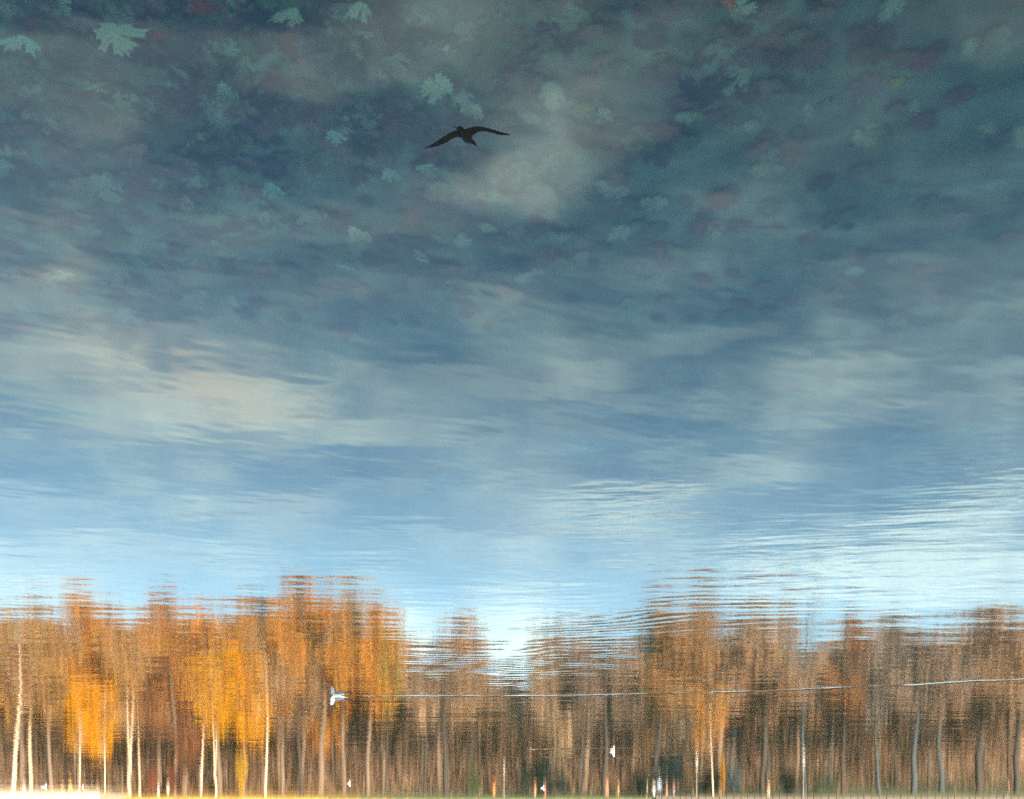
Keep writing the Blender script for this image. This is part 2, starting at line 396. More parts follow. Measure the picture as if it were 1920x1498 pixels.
ns = n.noise(tcn.outputs['Object'], .5, 6, .65); n2 = n.noise(tcn.outputs['Object'], 3.0, 4, .7)
leafy = n.ramp(n2, [(.3, (.16, .08, .03)), (.5, (.42, .24, .05)), (.7, (.62, .40, .07))])
grass = n.ramp(n2, [(.3, (.05, .07, .03)), (.55, (.11, .13, .05)), (.75, (.22, .19, .10))])
side = n.sm(n.m('ADD', X0, n.m('MULTIPLY', n.m('SUBTRACT', ns, .5), 30.0)), 14, 34)
n.l.new(n.mix(side, grass, leafy), b.inputs['Base Color']); n.l.new(b.outputs[0], o.inputs[0])
g_ = link('ground', mesh('ground', vs, fs, True), mt); tag(g_, 'leaf covered grassy bank rising behind the pond', 'ground', kind='structure')
vs = [(x, y, z) for y, z in ((-19.5, -1.5), (-20.5, .3), (-25, .8), (-60, 1.6), (-200, 3)) for x in (-260, -60, -20, 0, 20, 60, 260)]
nb = link('near_bank', mesh('near_bank', vs, [(j * 7 + i, j * 7 + i + 7, j * 7 + i + 8, j * 7 + i + 1)[::-1] for j in range(4) for i in range(6)], True), mt); tag(nb, 'leafy ground of the near bank behind the viewpoint', 'ground', kind='structure')
# stone edging along the waterline, cream block quay on the picture's left
stone = plain('pale_stone', (.11, .095, .07), .85, .35, 2.0)
def blocks(name, x0, x1, yf, z1, dep, w, mat, lab, cat):
    vs, fs = [], []; x = x0
    while x < x1:
        ww = w * random.uniform(.8, 1.15); zz = z1 + random.uniform(-.04, .04); yy = yf + random.uniform(-.05, .05); g = .035
        a = len(vs)
        for zc in (-1.2, zz - .05, zz):
            i_ = .04 if zc == zz else 0
            vs += [(x + g + i_, yy + i_, zc), (x + ww - g - i_, yy + i_, zc), (x + ww - g - i_, yy + dep, zc), (x + g + i_, yy + dep, zc)]
        for k in (0, 4):
            for s in range(4): fs.append((a + k + s, a + k + (s + 1) % 4, a + k + 4 + (s + 1) % 4, a + k + 4 + s))
        fs.append((a + 8, a + 9, a + 10, a + 11)); x += ww
    o = link(name, mesh(name, vs, fs), mat); tag(o, lab, cat); return o
blocks('stone_edging', bank_x(1925, YB) - 3, bank_x(1235, YB), YB - .55, .55, .5, .95, stone, 'pale stone block edging along the water at lower right', 'edging')
blocks('stone_quay', bank_x(190, YB - 8), bank_x(-60, YB - 8), YB - 8.5, 1.0, 12, 2.4, plain('cream_stone', (.50, .40, .28), .8, .12, 1.2), 'low cream stone quay at the lower left corner of the pond', 'quay')

# ------------------------------------------------------------------ trees
def bark(name, col, var=.3): return plain(name, col, .85, var, 3.0, True)
BARK = bark('bark', (1, 1, 1))
def crown_mat():
    mt, n, o = new_mat('foliage')
    oi = n.new('ShaderNodeObjectInfo'); g = n.new('ShaderNodeNewGeometry')
    r = g.outputs['Random Per Island']
    hsv = n.new('ShaderNodeHueSaturation'); n.l.new(oi.outputs['Color'], hsv.inputs['Color'])
    n.l.new(n.m('ADD', n.m('MULTIPLY', r, .05), .475), hsv.inputs['Hue'])
    n.l.new(n.m('ADD', n.m('MULTIPLY', n.m('FRACT', n.m('MULTIPLY', r, 7.3)), .5), .75), hsv.inputs['Value'])
    tcn = n.new('ShaderNodeTexCoord')           # lighter and darker clumps put into the leaf colour
    cl_ = n.m('ADD', n.m('MULTIPLY', n.sm(n.noise(tcn.outputs['Object'], 9.0, 3, .6), .35, .65), .75), .58)
    vs_ = n.new('ShaderNodeVectorMath', operation='SCALE'); n.l.new(hsv.outputs[0], vs_.inputs[0]); n.l.new(cl_, vs_.inputs['Scale'])
    d = n.new('ShaderNodeBsdfDiffuse'); n.l.new(vs_.outputs[0], d.inputs[0])
    tr = n.new('ShaderNodeBsdfTranslucent'); n.l.new(vs_.outputs[0], tr.inputs[0])
    mx = n.new('ShaderNodeMixShader'); mx.inputs[0].default_value = .3; n.l.new(d.outputs[0], mx.inputs[1]); n.l.new(tr.outputs[0], mx.inputs[2])
    n.l.new(mx.outputs[0], o.inputs[0]); return mt
FOL = crown_mat()
def make_tree(seed, clear, dens, leaf, fork=False, lean=.0):
    """unit tree: height 1, crown radius about .5 in x and y (scaled on placing); returns trunk and crown meshes"""
    rg = random.Random(seed); vs, fs = [], []
    tips = []
    def stem(x0, z0, z1, r0, r1, drift):
        pts, rad = [], []; x, y = x0, 0.0
        for i in range(9):
            f = i / 8; pts.append((x, y, z0 + (z1 - z0) * f)); rad.append(r0 + (r1 - r0) * f)
            x += rg.uniform(-.035, .035) + drift; y += rg.uniform(-.02, .02)
        tube(vs, fs, pts, rad, 7); return pts
    mains = [stem(0, -.02, clear * .55 if fork else .95, .034, .026 if fork else .005, lean)]
    if fork:
        b = mains[0][-1]
        for s in (-1, 1):
            pts = [(b[0] + s * .11 * (i / 7) ** .8 + rg.uniform(-.012, .012), rg.uniform(-.02, .02), b[2] + (.93 - b[2]) * i / 7) for i in range(8)]
            pts[0] = (b[0], b[1], b[2] - .01)
            tube(vs, fs, pts, [.023 * (1 - i / 8) + .003 for i in range(8)], 6); mains.append(pts)
        mains = mains[1:]
    for mp in mains:
        for k in range(11 if not fork else 7):
            z = clear + (.93 - clear) * (k + rg.random()) / (11 if not fork else 7)
            p = min(mp, key=lambda q: abs(q[2] - z)); a = rg.uniform(0, 6.28)
            t0 = (z - clear) / (1 - clear); env = math.sin(math.pi * min(.97, t0 ** 1.1 * .78 + .2)) ** .9
            L = (.42 * env + .05) * rg.uniform(.7, 1.1)
            pts = [(p[0], p[1], p[2])]
            for i in range(1, 5):
                f = i / 4; pts.append((p[0] + math.cos(a) * L * f, p[1] + math.sin(a) * L * f, p[2] + .16 * f * (1 - .3 * f) * (1.15 - z) + rg.uniform(-.008, .008)))
            tube(vs, fs, pts, [.010, .008, .006, .004, .002], 5)
            tips += [(pts[i], 1.0) for i in (2, 3, 4)]
            for b2 in range(3):
                q = pts[rg.randint(1, 3)]; a2 = a + rg.uniform(-1.2, 1.2); l2 = L * .45
                e = (q[0] + math.cos(a2) * l2, q[1] + math.sin(a2) * l2, q[2] + rg.uniform(.02, .10))
                tube(vs, fs, [q, tuple((q[i] + e[i]) / 2 + rg.uniform(-.006, .006) for i in range(3)), e], [.005, .003, .0015], 4); tips.append((e, 1.0))
        tips += [(mp[-1], 1.0), (mp[-2], 1.0)]
    tm = mesh('trunk', vs, fs, True); tm.materials.append(BARK)
    vs, fs = [], []
    for k in range(dens):
        t_, w = rg.choice(tips)
        rr = .085 if dens > 1500 else .075
        d = Vector((rg.gauss(0, 1), rg.gauss(0, 1), rg.gauss(0, .55))) * rr * .72
        c = Vector(t_) + d
        if c.z > 1.08 or c.z < clear - .08: continue
        s = leaf * rg.uniform(.6, 1.3)
        n1 = Vector((rg.gauss(0, 1), rg.gauss(0, 1), rg.gauss(0, .5))).normalized(); n2_ = n1.orthogonal().normalized(); n3 = n1.cross(n2_)
        a0 = rg.uniform(0, 6.28); e1 = n2_ * math.cos(a0) + n3 * math.sin(a0); e2 = n1.cross(e1)
        a = len(vs)
        # z is squashed because placed trees are taller than wide
        for du, dv in ((-1, -.3), (0, -.8), (1, -.1), (.6, .8), (-.5, .7)):
            v = (e1 * du + e2 * dv) * s; vs.append(c + Vector((v.x * 2.2, v.y * 2.2, v.z)))
        fs.append((a, a + 1, a + 2, a + 3, a + 4))
    cm = mesh('crown', vs, fs); cm.materials.append(FOL)
    return tm, cm
KINDS = {
 'full':   [make_tree(s, .42, 5200, .0085) for s in (11, 12, 13)],
 'low':    [make_tree(s, .22, 4600, .0090) for s in (21, 22)],
 'thin':   [make_tree(s, .45, 1700, .0075) for s in (31, 32, 33)],
 'fork':   [make_tree(s, .36, 4200, .0085, True) for s in (41, 42)],
 'bare':   [make_tree(s, .30, 750, .0055) for s in (51, 52)],
}
cnt = {k: 0 for k in KINDS}
def tree(px, top, hw, y, kind, leafc, barkc, label, group, trunk=1.0):
    y += OFF; x = bank_x(px, y); z0 = ground_z(x, y); H = (bank_z(top, y, px) - z0) * .94
    wd = 2.15 * 1.3 * abs(bank_x(px + hw, y) - bank_x(px - hw, y)) / 2
    tm, cm = KINDS[kind][cnt[kind] % len(KINDS[kind])]; cnt[kind] += 1
    r = bpy.data.objects.new('autumn_tree', None); COL.objects.link(r)
    r.location = (x, y, z0); r.scale = (wd, wd, H); r.rotation_euler = (0, 0, random.choice((0, 0, math.pi)) + random.uniform(-.6, .6))
    trunk *= .62 if barkc == LITB else (.8 if barkc == BLB else 1.0); a = link('trunk', tm, parent=r); a.color = tuple(barkc) + (1,)
    if trunk != 1.0: a.scale = (trunk, trunk, 1)
    c = link('crown', cm, parent=r); c.color = tuple(leafc) + (1,)
    tag(r, label, 'tree', group); return r
OR, OCH, GO, YE, RU, BR, GY, MA, PU = (.66, .31, .06), (.54, .30, .11), (.74, .34, .008), (.72, .40, .01), (.50, .32, .20), (.42, .29, .19), (.37, .30, .25), (.28, .12, .06), (.42, .30, .23)
LITB, MIDB, DKB, BLB = (.50, .37, .26), (.17, .12, .085), (.045, .036, .03), (.05, .062, .068)  # sunlit and shaded trunks: the light is put into the bark colours
FG = 'trees along the far bank'
FRONT = [ # column, top row, half width, distance, kind, leaf, bark, label
 (22, 1125, 75, 116, 'thin', OCH, LITB, 'tall thin tree with paired sunlit trunk at the left edge'),
 (58, 1112, 60, 125, 'full', OCH, LITB, 'broad ochre tree just right of the paired trunk'),
 (98, 1180, 50, 119, 'thin', OCH, MIDB, 'slim brown tree left of the low golden tree'),
 (145, 1116, 72, 124, 'full', OR, MIDB, 'high orange tree towering over the low golden tree'),
 (150, 1264, 20, 115, 'fork', GO, LITB, 'low golden tree with a forked pale trunk'),
 (198, 1258, 25, 116, 'low', GO, LITB, 'low golden tree beside the forked pale trunk'),
 (243, 1165, 42, 117, 'fork', OCH, LITB, 'ochre tree with twin pale trunks between the two golden trees'),
 (262, 1135, 38, 124, 'thin', BR, LITB, 'sparse brown tree behind the twin pale trunks'),
 (329, 1205, 50, 120, 'low', MA, MIDB, 'dark maroon tree left of the brightest golden tree'),
 (345, 1122, 62, 126, 'full', OR, MIDB, 'tall orange tree above the maroon tree'),
 (376, 1230, 36, 117, 'thin', OR, LITB, 'slim orange tree with a thin sunlit trunk'),
 (412, 1118, 62, 125, 'full', OR, MIDB, 'tall orange tree behind the brightest golden tree'),
 (404, 1205, 34, 116, 'fork', (.74, .37, .008), LITB, 'bright golden tree with a forked cream trunk'),
 (455, 1188, 36, 117, 'low', GO, MIDB, 'brightest golden tree of the bank hanging low over the grass'),
 (497, 1185, 44, 116, 'thin', OCH, LITB, 'tree with a curved cream trunk right of the golden trees'),
 (530, 1152, 46, 124, 'full', OR, MIDB, 'round orange tree left of the highest crown'),
 (566, 1230, 44, 119, 'thin', BR, DKB, 'brown tree with a thick dark trunk left of the swimming gull'),
 (600, 1092, 72, 124, 'full', OR, MIDB, 'highest orange crown with a stepped outline above the gull'),
 (645, 1086, 50, 127, 'full', OCH, MIDB, 'ochre crown joined to the right of the highest crown'),
 (690, 1130, 48, 122, 'full', OR, MIDB, 'orange tree on the right shoulder of the highest crown'),
 (722, 1158, 22, 120, 'thin', (.46, .36, .08), DKB, 'small yellow green tree at the edge of the sky gap'),
 (795, 1215, 24, 121, 'thin', PU, DKB, 'thin purple brown tree left of the russet tree'),
 (838, 1163, 58, 120, 'full', RU, DKB, 'russet tree standing alone between two sky gaps'),
 (1035, 1178, 34, 120, 'low', BR, DKB, 'small pointed brown tree right of the wide sky gap'),
 (1133, 1165, 60, 120, 'full', PU, DKB, 'purple brown tree at the left end of the right hand wood'),
 (1232, 1140, 76, 121, 'full', (.50, .29, .13), DKB, 'wide ochre tree in the right hand wood'),
 (1350, 1128, 72, 122, 'full', RU, MIDB, 'tall russet tree highest in the right hand wood'),
 (1337, 1290, 30, 115, 'thin', OR, LITB, 'slim tree with a lone sunlit trunk in the right hand wood'),
 (1430, 1118, 68, 122, 'full', RU, DKB, 'russet tree left of the bare grey tree'),
 (1510, 1098, 46, 119, 'bare', GY, BLB, 'bare grey tree with a forked blue grey trunk'),
 (1580, 1158, 34, 121, 'full', (.46, .22, .09), DKB, 'rust orange tree right of the bare grey tree'),
 (1650, 1192, 44, 119, 'thin', GY, BLB, 'grey brown tree right of the rust orange tree'),
 (1712, 1160, 70, 120, 'full', PU, BLB, 'dull brown tree with a thick blue grey trunk'),
 (1765, 1156, 74, 123, 'full', RU, BLB, 'broad russet tree with the thickest trunk on the right'),
 (1835, 1145, 74, 121, 'full', RU, DKB, 'tallest russet tree near the right edge'),
 (1905, 1165, 66, 119, 'full', BR, DKB, 'dark trunked brown tree at the right edge'),
 (1970, 1150, 60, 121, 'full', RU, DKB, 'russet tree beyond the right edge'),
 (-50, 1130, 60, 121, 'full', OCH, MIDB, 'ochre tree beyond the left edge'),
]
for px, top, hw, y, k, lc, bc, lab in FRONT:
    tree(px, top, hw, y, k, lc, bc, lab, FG, 1.15 if bc in (LITB, BLB) else 1.0)
rg = random.Random(5)
for i in range(64):                      # the wood behind: look-alikes in two ranks
    px = -90 + (i % 32) * 66 + rg.uniform(-24, 24); rank = i // 32
    gap = max(0, 1 - abs(px - 955) / 125) * 1.5 + max(0, 1 - abs(px - 765) / 55) * .8
    top = (1178 if rank == 0 else 1190) + rg.uniform(-28, 50) + gap * 70 - (25 if px < 700 else 0)
    y = (131 if rank == 0 else 142) + rg.uniform(-4, 4)
    left = px < 760
    lc = rg.choice((OCH, OR, BR, OCH) if left else (BR, PU, RU, BR, GY)); bc = rg.choice((MIDB, MIDB, DKB) if left else (DKB, DKB, BLB, MIDB))
    tree(px, top, rg.uniform(44, 66), y, rg.choice(('full', 'thin', 'full', 'low')), lc, bc,
         {OCH: 'ochre', OR: 'orange', BR: 'brown', PU: 'dull purple brown', RU: 'russet', GY: 'grey brown'}[lc] + (' tree in the crowded ranks behind the left hand golden trees' if left else ' tree in the crowded ranks of the right hand wood'),
         'ranks of trees behind the ' + ('golden trees' if left else 'right hand wood'))
# unseen trees added behind the viewpoint as shade casters: they keep the near half of the pond in shade
for i in range(34):
    rank = i % 2; x = -98 + (i // 2) * 9.5 + rank * 4.7; y = -27 - rank * 7
    tm, cm = KINDS['low'][(i // 2) % 2]; r = bpy.data.objects.new('shade_tree', None); COL.objects.link(r)
    r.location = (x, y, .8); r.scale = (15, 15, rg.uniform(12.5, 14.5)); r.rotation_euler = (0, 0, i * 2.1)
    a = link('trunk', tm, parent=r); a.color = MIDB + (1,); c = link('crown', cm, parent=r); c.color = (.10, .13, .04, 1)
    tag(r, 'unseen dense green tree added behind the viewpoint to cast shade', 'tree', 'unseen shade trees behind the viewpoint')
# far-off woodland mass
vs, fs = [], []
for i in range(42000):
    px = rg.uniform(-200, 2120); y = rg.uniform(158, 178) + OFF
    gap = max(0, 1 - abs(px - 955) / 110) + .6 * max(0, 1 - abs(px - 765) / 55)
    zt = bank_z(1235 + 18 * math.sin(px * .031) + 12 * math.sin(px * .083 + 1) + 55 * gap, 168 + OFF)
    x = bank_x(px, y); z = 1 + (zt - 1) * rg.random() ** 1.1; c = Vector((x, y, z)); s = rg.uniform(.5, 1.1)
    n1 = Vector((rg.gauss(0, .5), -1, rg.gauss(0, .5))).normalized(); e1 = n1.orthogonal().normalized(); e2 = n1.cross(e1); a = len(vs)
    for w in range(5):
        an = w * 1.2566 + rg.uniform(-.3, .3); vs.append(c + (e1 * math.cos(an) + e2 * math.sin(an)) * s * rg.uniform(.7, 1.2))
    fs.append((a, a + 1, a + 2, a + 3, a + 4))
fw = link('distant_wood', mesh('distant_wood', vs, fs), FOL); fw.color = (.50, .34, .24, 1)
tag(fw, 'distant brown woodland closing the view behind the bank', 'woodland', kind='stuff')
# leafless brown undergrowth and saplings between the trunks
vs, fs = [], []
for i in range(30000):
    px = rg.uniform(-150, 2070); y = rg.uniform(158, 192); x = bank_x(px, y)
    cl_ = .5 + .5 * math.sin(px * .045 + 2 * math.sin(px * .013)) * math.sin(y * .7 + px * .02)
    if rg.random() > .35 + .65 * cl_: continue
    z = ground_z(x, y) + (3 + 9 * cl_) * rg.random() ** .9
    c = Vector((x, y, z)); s = rg.uniform(.16, .36)
    n1 = Vector((rg.gauss(0, .8), -1, rg.gauss(0, .8))).normalized(); e1 = n1.orthogonal().normalized(); e2 = n1.cross(e1); an = rg.uniform(0, 6.28)
    u_ = (e1 * math.cos(an) + e2 * math.sin(an)) * s; v_ = (e2 * math.cos(an) - e1 * math.sin(an)) * s * .6; a = len(vs)
    vs += [c - u_, c - v_, c + u_, c + v_]; fs.append((a, a + 1, a + 2, a + 3))
ug = link('undergrowth', mesh('undergrowth', vs, fs), FOL); ug.color = (.27, .175, .12, 1)
tag(ug, 'brown undergrowth of saplings and dead leaves between the trunks', 'undergrowth', kind='stuff')
# dark evergreen shrubs under the right hand trees
def shrub_meshes(seed):
    rg = random.Random(seed); vs, fs = [], []
    cl_ = [(rg.uniform(-.6, .6), rg.uniform(-.4, .4), rg.uniform(.25, .75), rg.uniform(.22, .42)) for _ in range(9)]
    for k in range(1500):
        cx_, cy_, cz_, r_ = rg.choice(cl_); d = Vector((rg.gauss(0, 1), rg.gauss(0, 1), rg.gauss(0, 1))).normalized() * r_ * rg.random() ** .4
        c = Vector((cx_, cy_, cz_)) + d
        if c.z < 0: continue
        e1 = Vector((rg.gauss(0, 1), rg.gauss(0, 1), rg.gauss(0, 1))).normalized(); e2 = e1.orthogonal().normalized(); s = rg.uniform(.03, .06); a = len(vs)
        vs += [c - e1 * s, c + e2 * s * .6, c + e1 * s, c - e2 * s * .6]; fs.append((a, a + 1, a + 2, a + 3))
    f = mesh('foliage', vs, fs); f.materials.append(FOL); vs, fs = [], []
    for q in cl_: tube(vs, fs, [(0, 0, -.05), (q[0] * .5, q[1] * .5, q[2] * .6), (q[0], q[1], q[2])], [.03, .02, .008], 5)
    st = mesh('stems', vs, fs); st.materials.append(BARK); return f, st
SH = [shrub_meshes(s) for s in (1, 2, 3)]
for i, (px, hw, top, y, c, lab) in enumerate([
 (1000, 40, 1412, 118, (.025, .04, .03), 'dark evergreen shrub left of the floating gull'),
 (1045, 30, 1440, 119, (.03, .045, .04), 'small dark evergreen shrub right of the darkest shrub'),
 (1255, 46, 1405, 120, (.03, .055, .055), 'blue green evergreen shrub right of the floating gull'),
 (1200, 34, 1440, 118, (.03, .04, .03), 'low dark shrub left of the blue green shrub'),
 (1335, 34, 1430, 119, (.03, .045, .03), 'dark green shrub behind the lone sunlit trunk'),
 (1375, 26, 1430, 121, (.07, .10, .11), 'grey blue shrub right of the lone sunlit trunk'),
 (1490, 40, 1438, 119, (.02, .03, .022), 'wide black green shrub left of the bare grey tree'),
 (1545, 26, 1448, 118, (.05, .08, .045), 'mid green shrub right of the bare grey tree'),
 (1355, 9, 1412, 117, (.50, .25, .03), 'golden bush glowing right of the lone sunlit trunk'),
 (895, 22, 1440, 118, (.09, .11, .05), 'olive green bush left of the orange posts'),
 (285, 14, 1432, 117, (.20, .07, .04), 'brick red bush left of the maroon tree'),
 (322, 14, 1430, 118, (.20, .07, .04), 'brick red bush right under the maroon tree'),
 (455, 20, 1408, 117, (.45, .27, .04), 'hanging golden bush under the brightest golden tree')]):
    y += OFF; x = bank_x(px, y); z0 = ground_z(x, y); r = bpy.data.objects.new('shrub', None); COL.objects.link(r)
    wd = abs(bank_x(px + hw, y) - bank_x(px - hw, y)) / 2; r.location = (x, y, z0 - .1); r.scale = (wd, wd, bank_z(top, y, px) - z0); r.rotation_euler = (0, 0, i * 1.7)
    f, st = SH[i % 3]; a = link('foliage', f, parent=r); a.color = tuple(c) + (1,); b = link('stem', st, parent=r); b.color = DKB + (1,); tag(r, lab, 'shrub', 'shrubs on the far bank')

# ------------------------------------------------------------------ lamp posts and marker posts
postM = plain('post_paint', (.20, .18, .15), .5, .1); glassM = plain('lamp_glass', (.75, .75, .7), .2, .05)
def post_mesh():
    vs, fs = [], []; tube(vs, fs, [(0, 0, -.1), (0, 0, .25), (0, 0, .3), (0, 0, 4.2)], [.13, .13, .075, .05], 10)
    p = mesh('pole', vs, fs, True); p.materials.append(postM); vs, fs = [], []
    tube(vs, fs, [(0, 0, 4.2), (0, 0, 4.3), (0, 0, 4.65), (0, 0, 4.7)], [.08, .19, .24, .12], 10); l = mesh('lamp_head', vs, fs, True); l.materials.append(glassM)
    vs, fs = [], []; tube(vs, fs, [(0, 0, 4.7), (0, 0, 4.74), (0, 0, 4.9)], [.27, .27, .03], 10); c = mesh('cap', vs, fs, True); c.materials.append(postM)
    return p, l, c
pm = post_mesh()
for px, y, sc, lab in [(1506, 114, 1.2, 'tallest thin pale lamp post below the bare grey tree'), (1306, 114, 1.1, 'pale lamp post left of the lone sunlit trunk'), (945, 114, .9, 'short lamp post left of the darkest shrub'), (376, 115, .8, 'pale lamp post on the golden leaf bank')]:
    r = bpy.data.objects.new('lamp_post', None); COL.objects.link(r); y += OFF; x = bank_x(px, y); r.location = (x, y, ground_z(x, y)); r.scale = (sc,) * 3
    for nme, me in zip(('pole', 'lamp_head', 'cap'), pm): link(nme, me, parent=r)
    tag(r, lab, 'lamp post', 'lamp posts on the far bank')

# ------------------------------------------------------------------ people strolling on the bank
def clothM(name, c): return plain(name, c, .8, .15, 9.0)
skinM = plain('skin', (.55, .33, .24), .6, .05); hairM = plain('hair', (.05, .03, .02), .7, .2)
def skinned(name, joints, edges, mat, parent, lev=1):
    me = bpy.data.meshes.new(name); me.from_pydata([j[:3] for j in joints], edges, []); ob = link(name, me, mat, parent)
    sk = ob.modifiers.new('skin', 'SKIN'); sk.use_smooth_shade = True
    me.skin_vertices.new(name='') if not me.skin_vertices else None
    for v, j in zip(me.skin_vertices[0].data, joints): v.radius = (j[3], j[4] if len(j) > 4 else j[3])
    me.skin_vertices[0].data[0].use_root = True
    ss = ob.modifiers.new('sub', 'SUBSURF'); ss.levels = lev; ss.render_levels = lev
    return ob
def person(px, y, face, coat, legs, lab, sc=1.0):
    r = bpy.data.objects.new('person', None); COL.objects.link(r); y += OFF; x = bank_x(px, y)
    r.location = (x, y, ground_z(x, y)); r.rotation_euler = (0, 0, face); r.scale = (sc,) * 3
    J = [(0, 0, .95, .14, .12), (0, 0, 1.15, .13, .10), (0, .0, 1.38, .16, .10), (0, 0, 1.5, .055), (0, .01, 1.6, .085, .095), (0, .015, 1.70, .075, .09),
         (.19, 0, 1.41, .055), (.25, .02, 1.15, .042), (.25, .12, .93, .03), (-.19, 0, 1.41, .055), (-.25, -.02, 1.15, .042), (-.25, .06, .92, .03),
         (.09, 0, .88, .085), (.10, .10, .50, .058), (.10, .02, .09, .042), (.10, .17, .04, .035), (-.09, 0, .88, .085), (-.10, -.02, .50, .058), (-.10, -.18, .12, .042), (-.10, -.06, .04, .035)]
    E = [(0, 1), (1, 2), (2, 3), (3, 4), (4, 5), (2, 6), (6, 7), (7, 8), (2, 9), (9, 10), (10, 11), (0, 12), (12, 13), (13, 14), (14, 15), (0, 16), (16, 17), (17, 18), (18, 19)]
    skinned('body', J, E, skinM, r)
    skinned('coat', [(0, 0, .86, .19, .15), (0, 0, 1.1, .165, .135), (0, 0, 1.36, .19, .13), (0, 0, 1.47, .075), (.2, 0, 1.42, .075), (.26, .02, 1.15, .06), (.26, .10, .97, .05), (-.2, 0, 1.42, .075), (-.26, -.02, 1.15, .06), (-.26, .05, .97, .05)],
            [(0, 1), (1, 2), (2, 3), (2, 4), (4, 5), (5, 6), (2, 7), (7, 8), (8, 9)], coat, r)
    skinned('trousers', [(0, 0, .9, .15, .13), (.095, 0, .82, .10), (.10, .10, .5, .075), (.10, .03, .12, .06), (-.095, 0, .82, .10), (-.10, -.02, .5, .075), (-.10, -.16, .15, .06)],
            [(0, 1), (1, 2), (2, 3), (0, 4), (4, 5), (5, 6)], legs, r)
    skinned('hair', [(0, -.02, 1.66, .095, .10), (0, -.03, 1.735, .08, .085)], [(0, 1)], hairM, r)
    tag(r, lab, 'person', 'people strolling on the far bank'); return r
C = {k: clothM(k + '_cloth', v) for k, v in dict(yellow=(.80, .45, .02), orange=(.50, .17, .03), red=(.42, .06, .05), pink=(.42, .19, .17), blue=(.30, .44, .62), white=(.50, .48, .45), dark=(.04, .04, .05), tan=(.5, .32, .18), grey=(.25, .25, .28)).items()}
for px, y, c1, c2, sc, lab in [
 (132, 113, 'yellow', 'yellow', 1.05, 'person in a bright yellow coat and trousers by the left quay'),
 (117, 114, 'orange', 'tan', 1.0, 'person in an orange coat left of the one in yellow'),
 (45, 113.5, 'white', 'tan', 1.1, 'person in a white coat near the paired sunlit trunk'),
 (262, 116, 'orange', 'white', 1.0, 'person in an orange top and white trousers on the golden bank'),
 (297, 116, 'white', 'white', 1.0, 'person all in white on the golden bank'),
 (315, 116, 'white', 'tan', 1.0, 'person in a white top and tan trousers on the golden bank'),
 (926, 115, 'orange', 'orange', 1.05, 'person all in orange left of the darkest shrub'),
 (1003, 115, 'orange', 'tan', 1.0, 'person in an orange top beside a gull on the water'),
 (1022, 115, 'pink', 'red', 1.0, 'person in pink right of the one beside the gull'),
 (1138, 115, 'orange', 'pink', 1.15, 'person in orange and pink between the two sets of shrubs'),
 (1159, 115, 'tan', 'orange', 1.0, 'person in a tan coat right of the one in orange and pink'),
 (1213, 114.5, 'tan', 'dark', 1.05, 'person in a tan coat and dark trousers left of the one in light blue'),
 (1236, 115, 'blue', 'dark', 1.6 / 1.15, 'tall person in a light blue coat and dark trousers'),
 (1226, 114, 'white', 'white', 1.0, 'person in white beside the one in light blue'),
 (1250, 114.5, 'red', 'pink', 1.1, 'person in a red coat right of the one in light blue'),
 (1263, 115.5, 'pink', 'grey', 1.0, 'person in a pink coat right of the one in red'),
 (1441, 114.5, 'orange', 'white', 1.0, 'person in an orange coat on the lawn right of the lone sunlit trunk'),
 (1890, 115, 'orange', 'dark', 1.25, 'person in an orange coat near the right edge')]:
    person(px, y, random.uniform(-1.8, 1.8) + math.pi / 2, C[c1], C[c2], lab, sc)

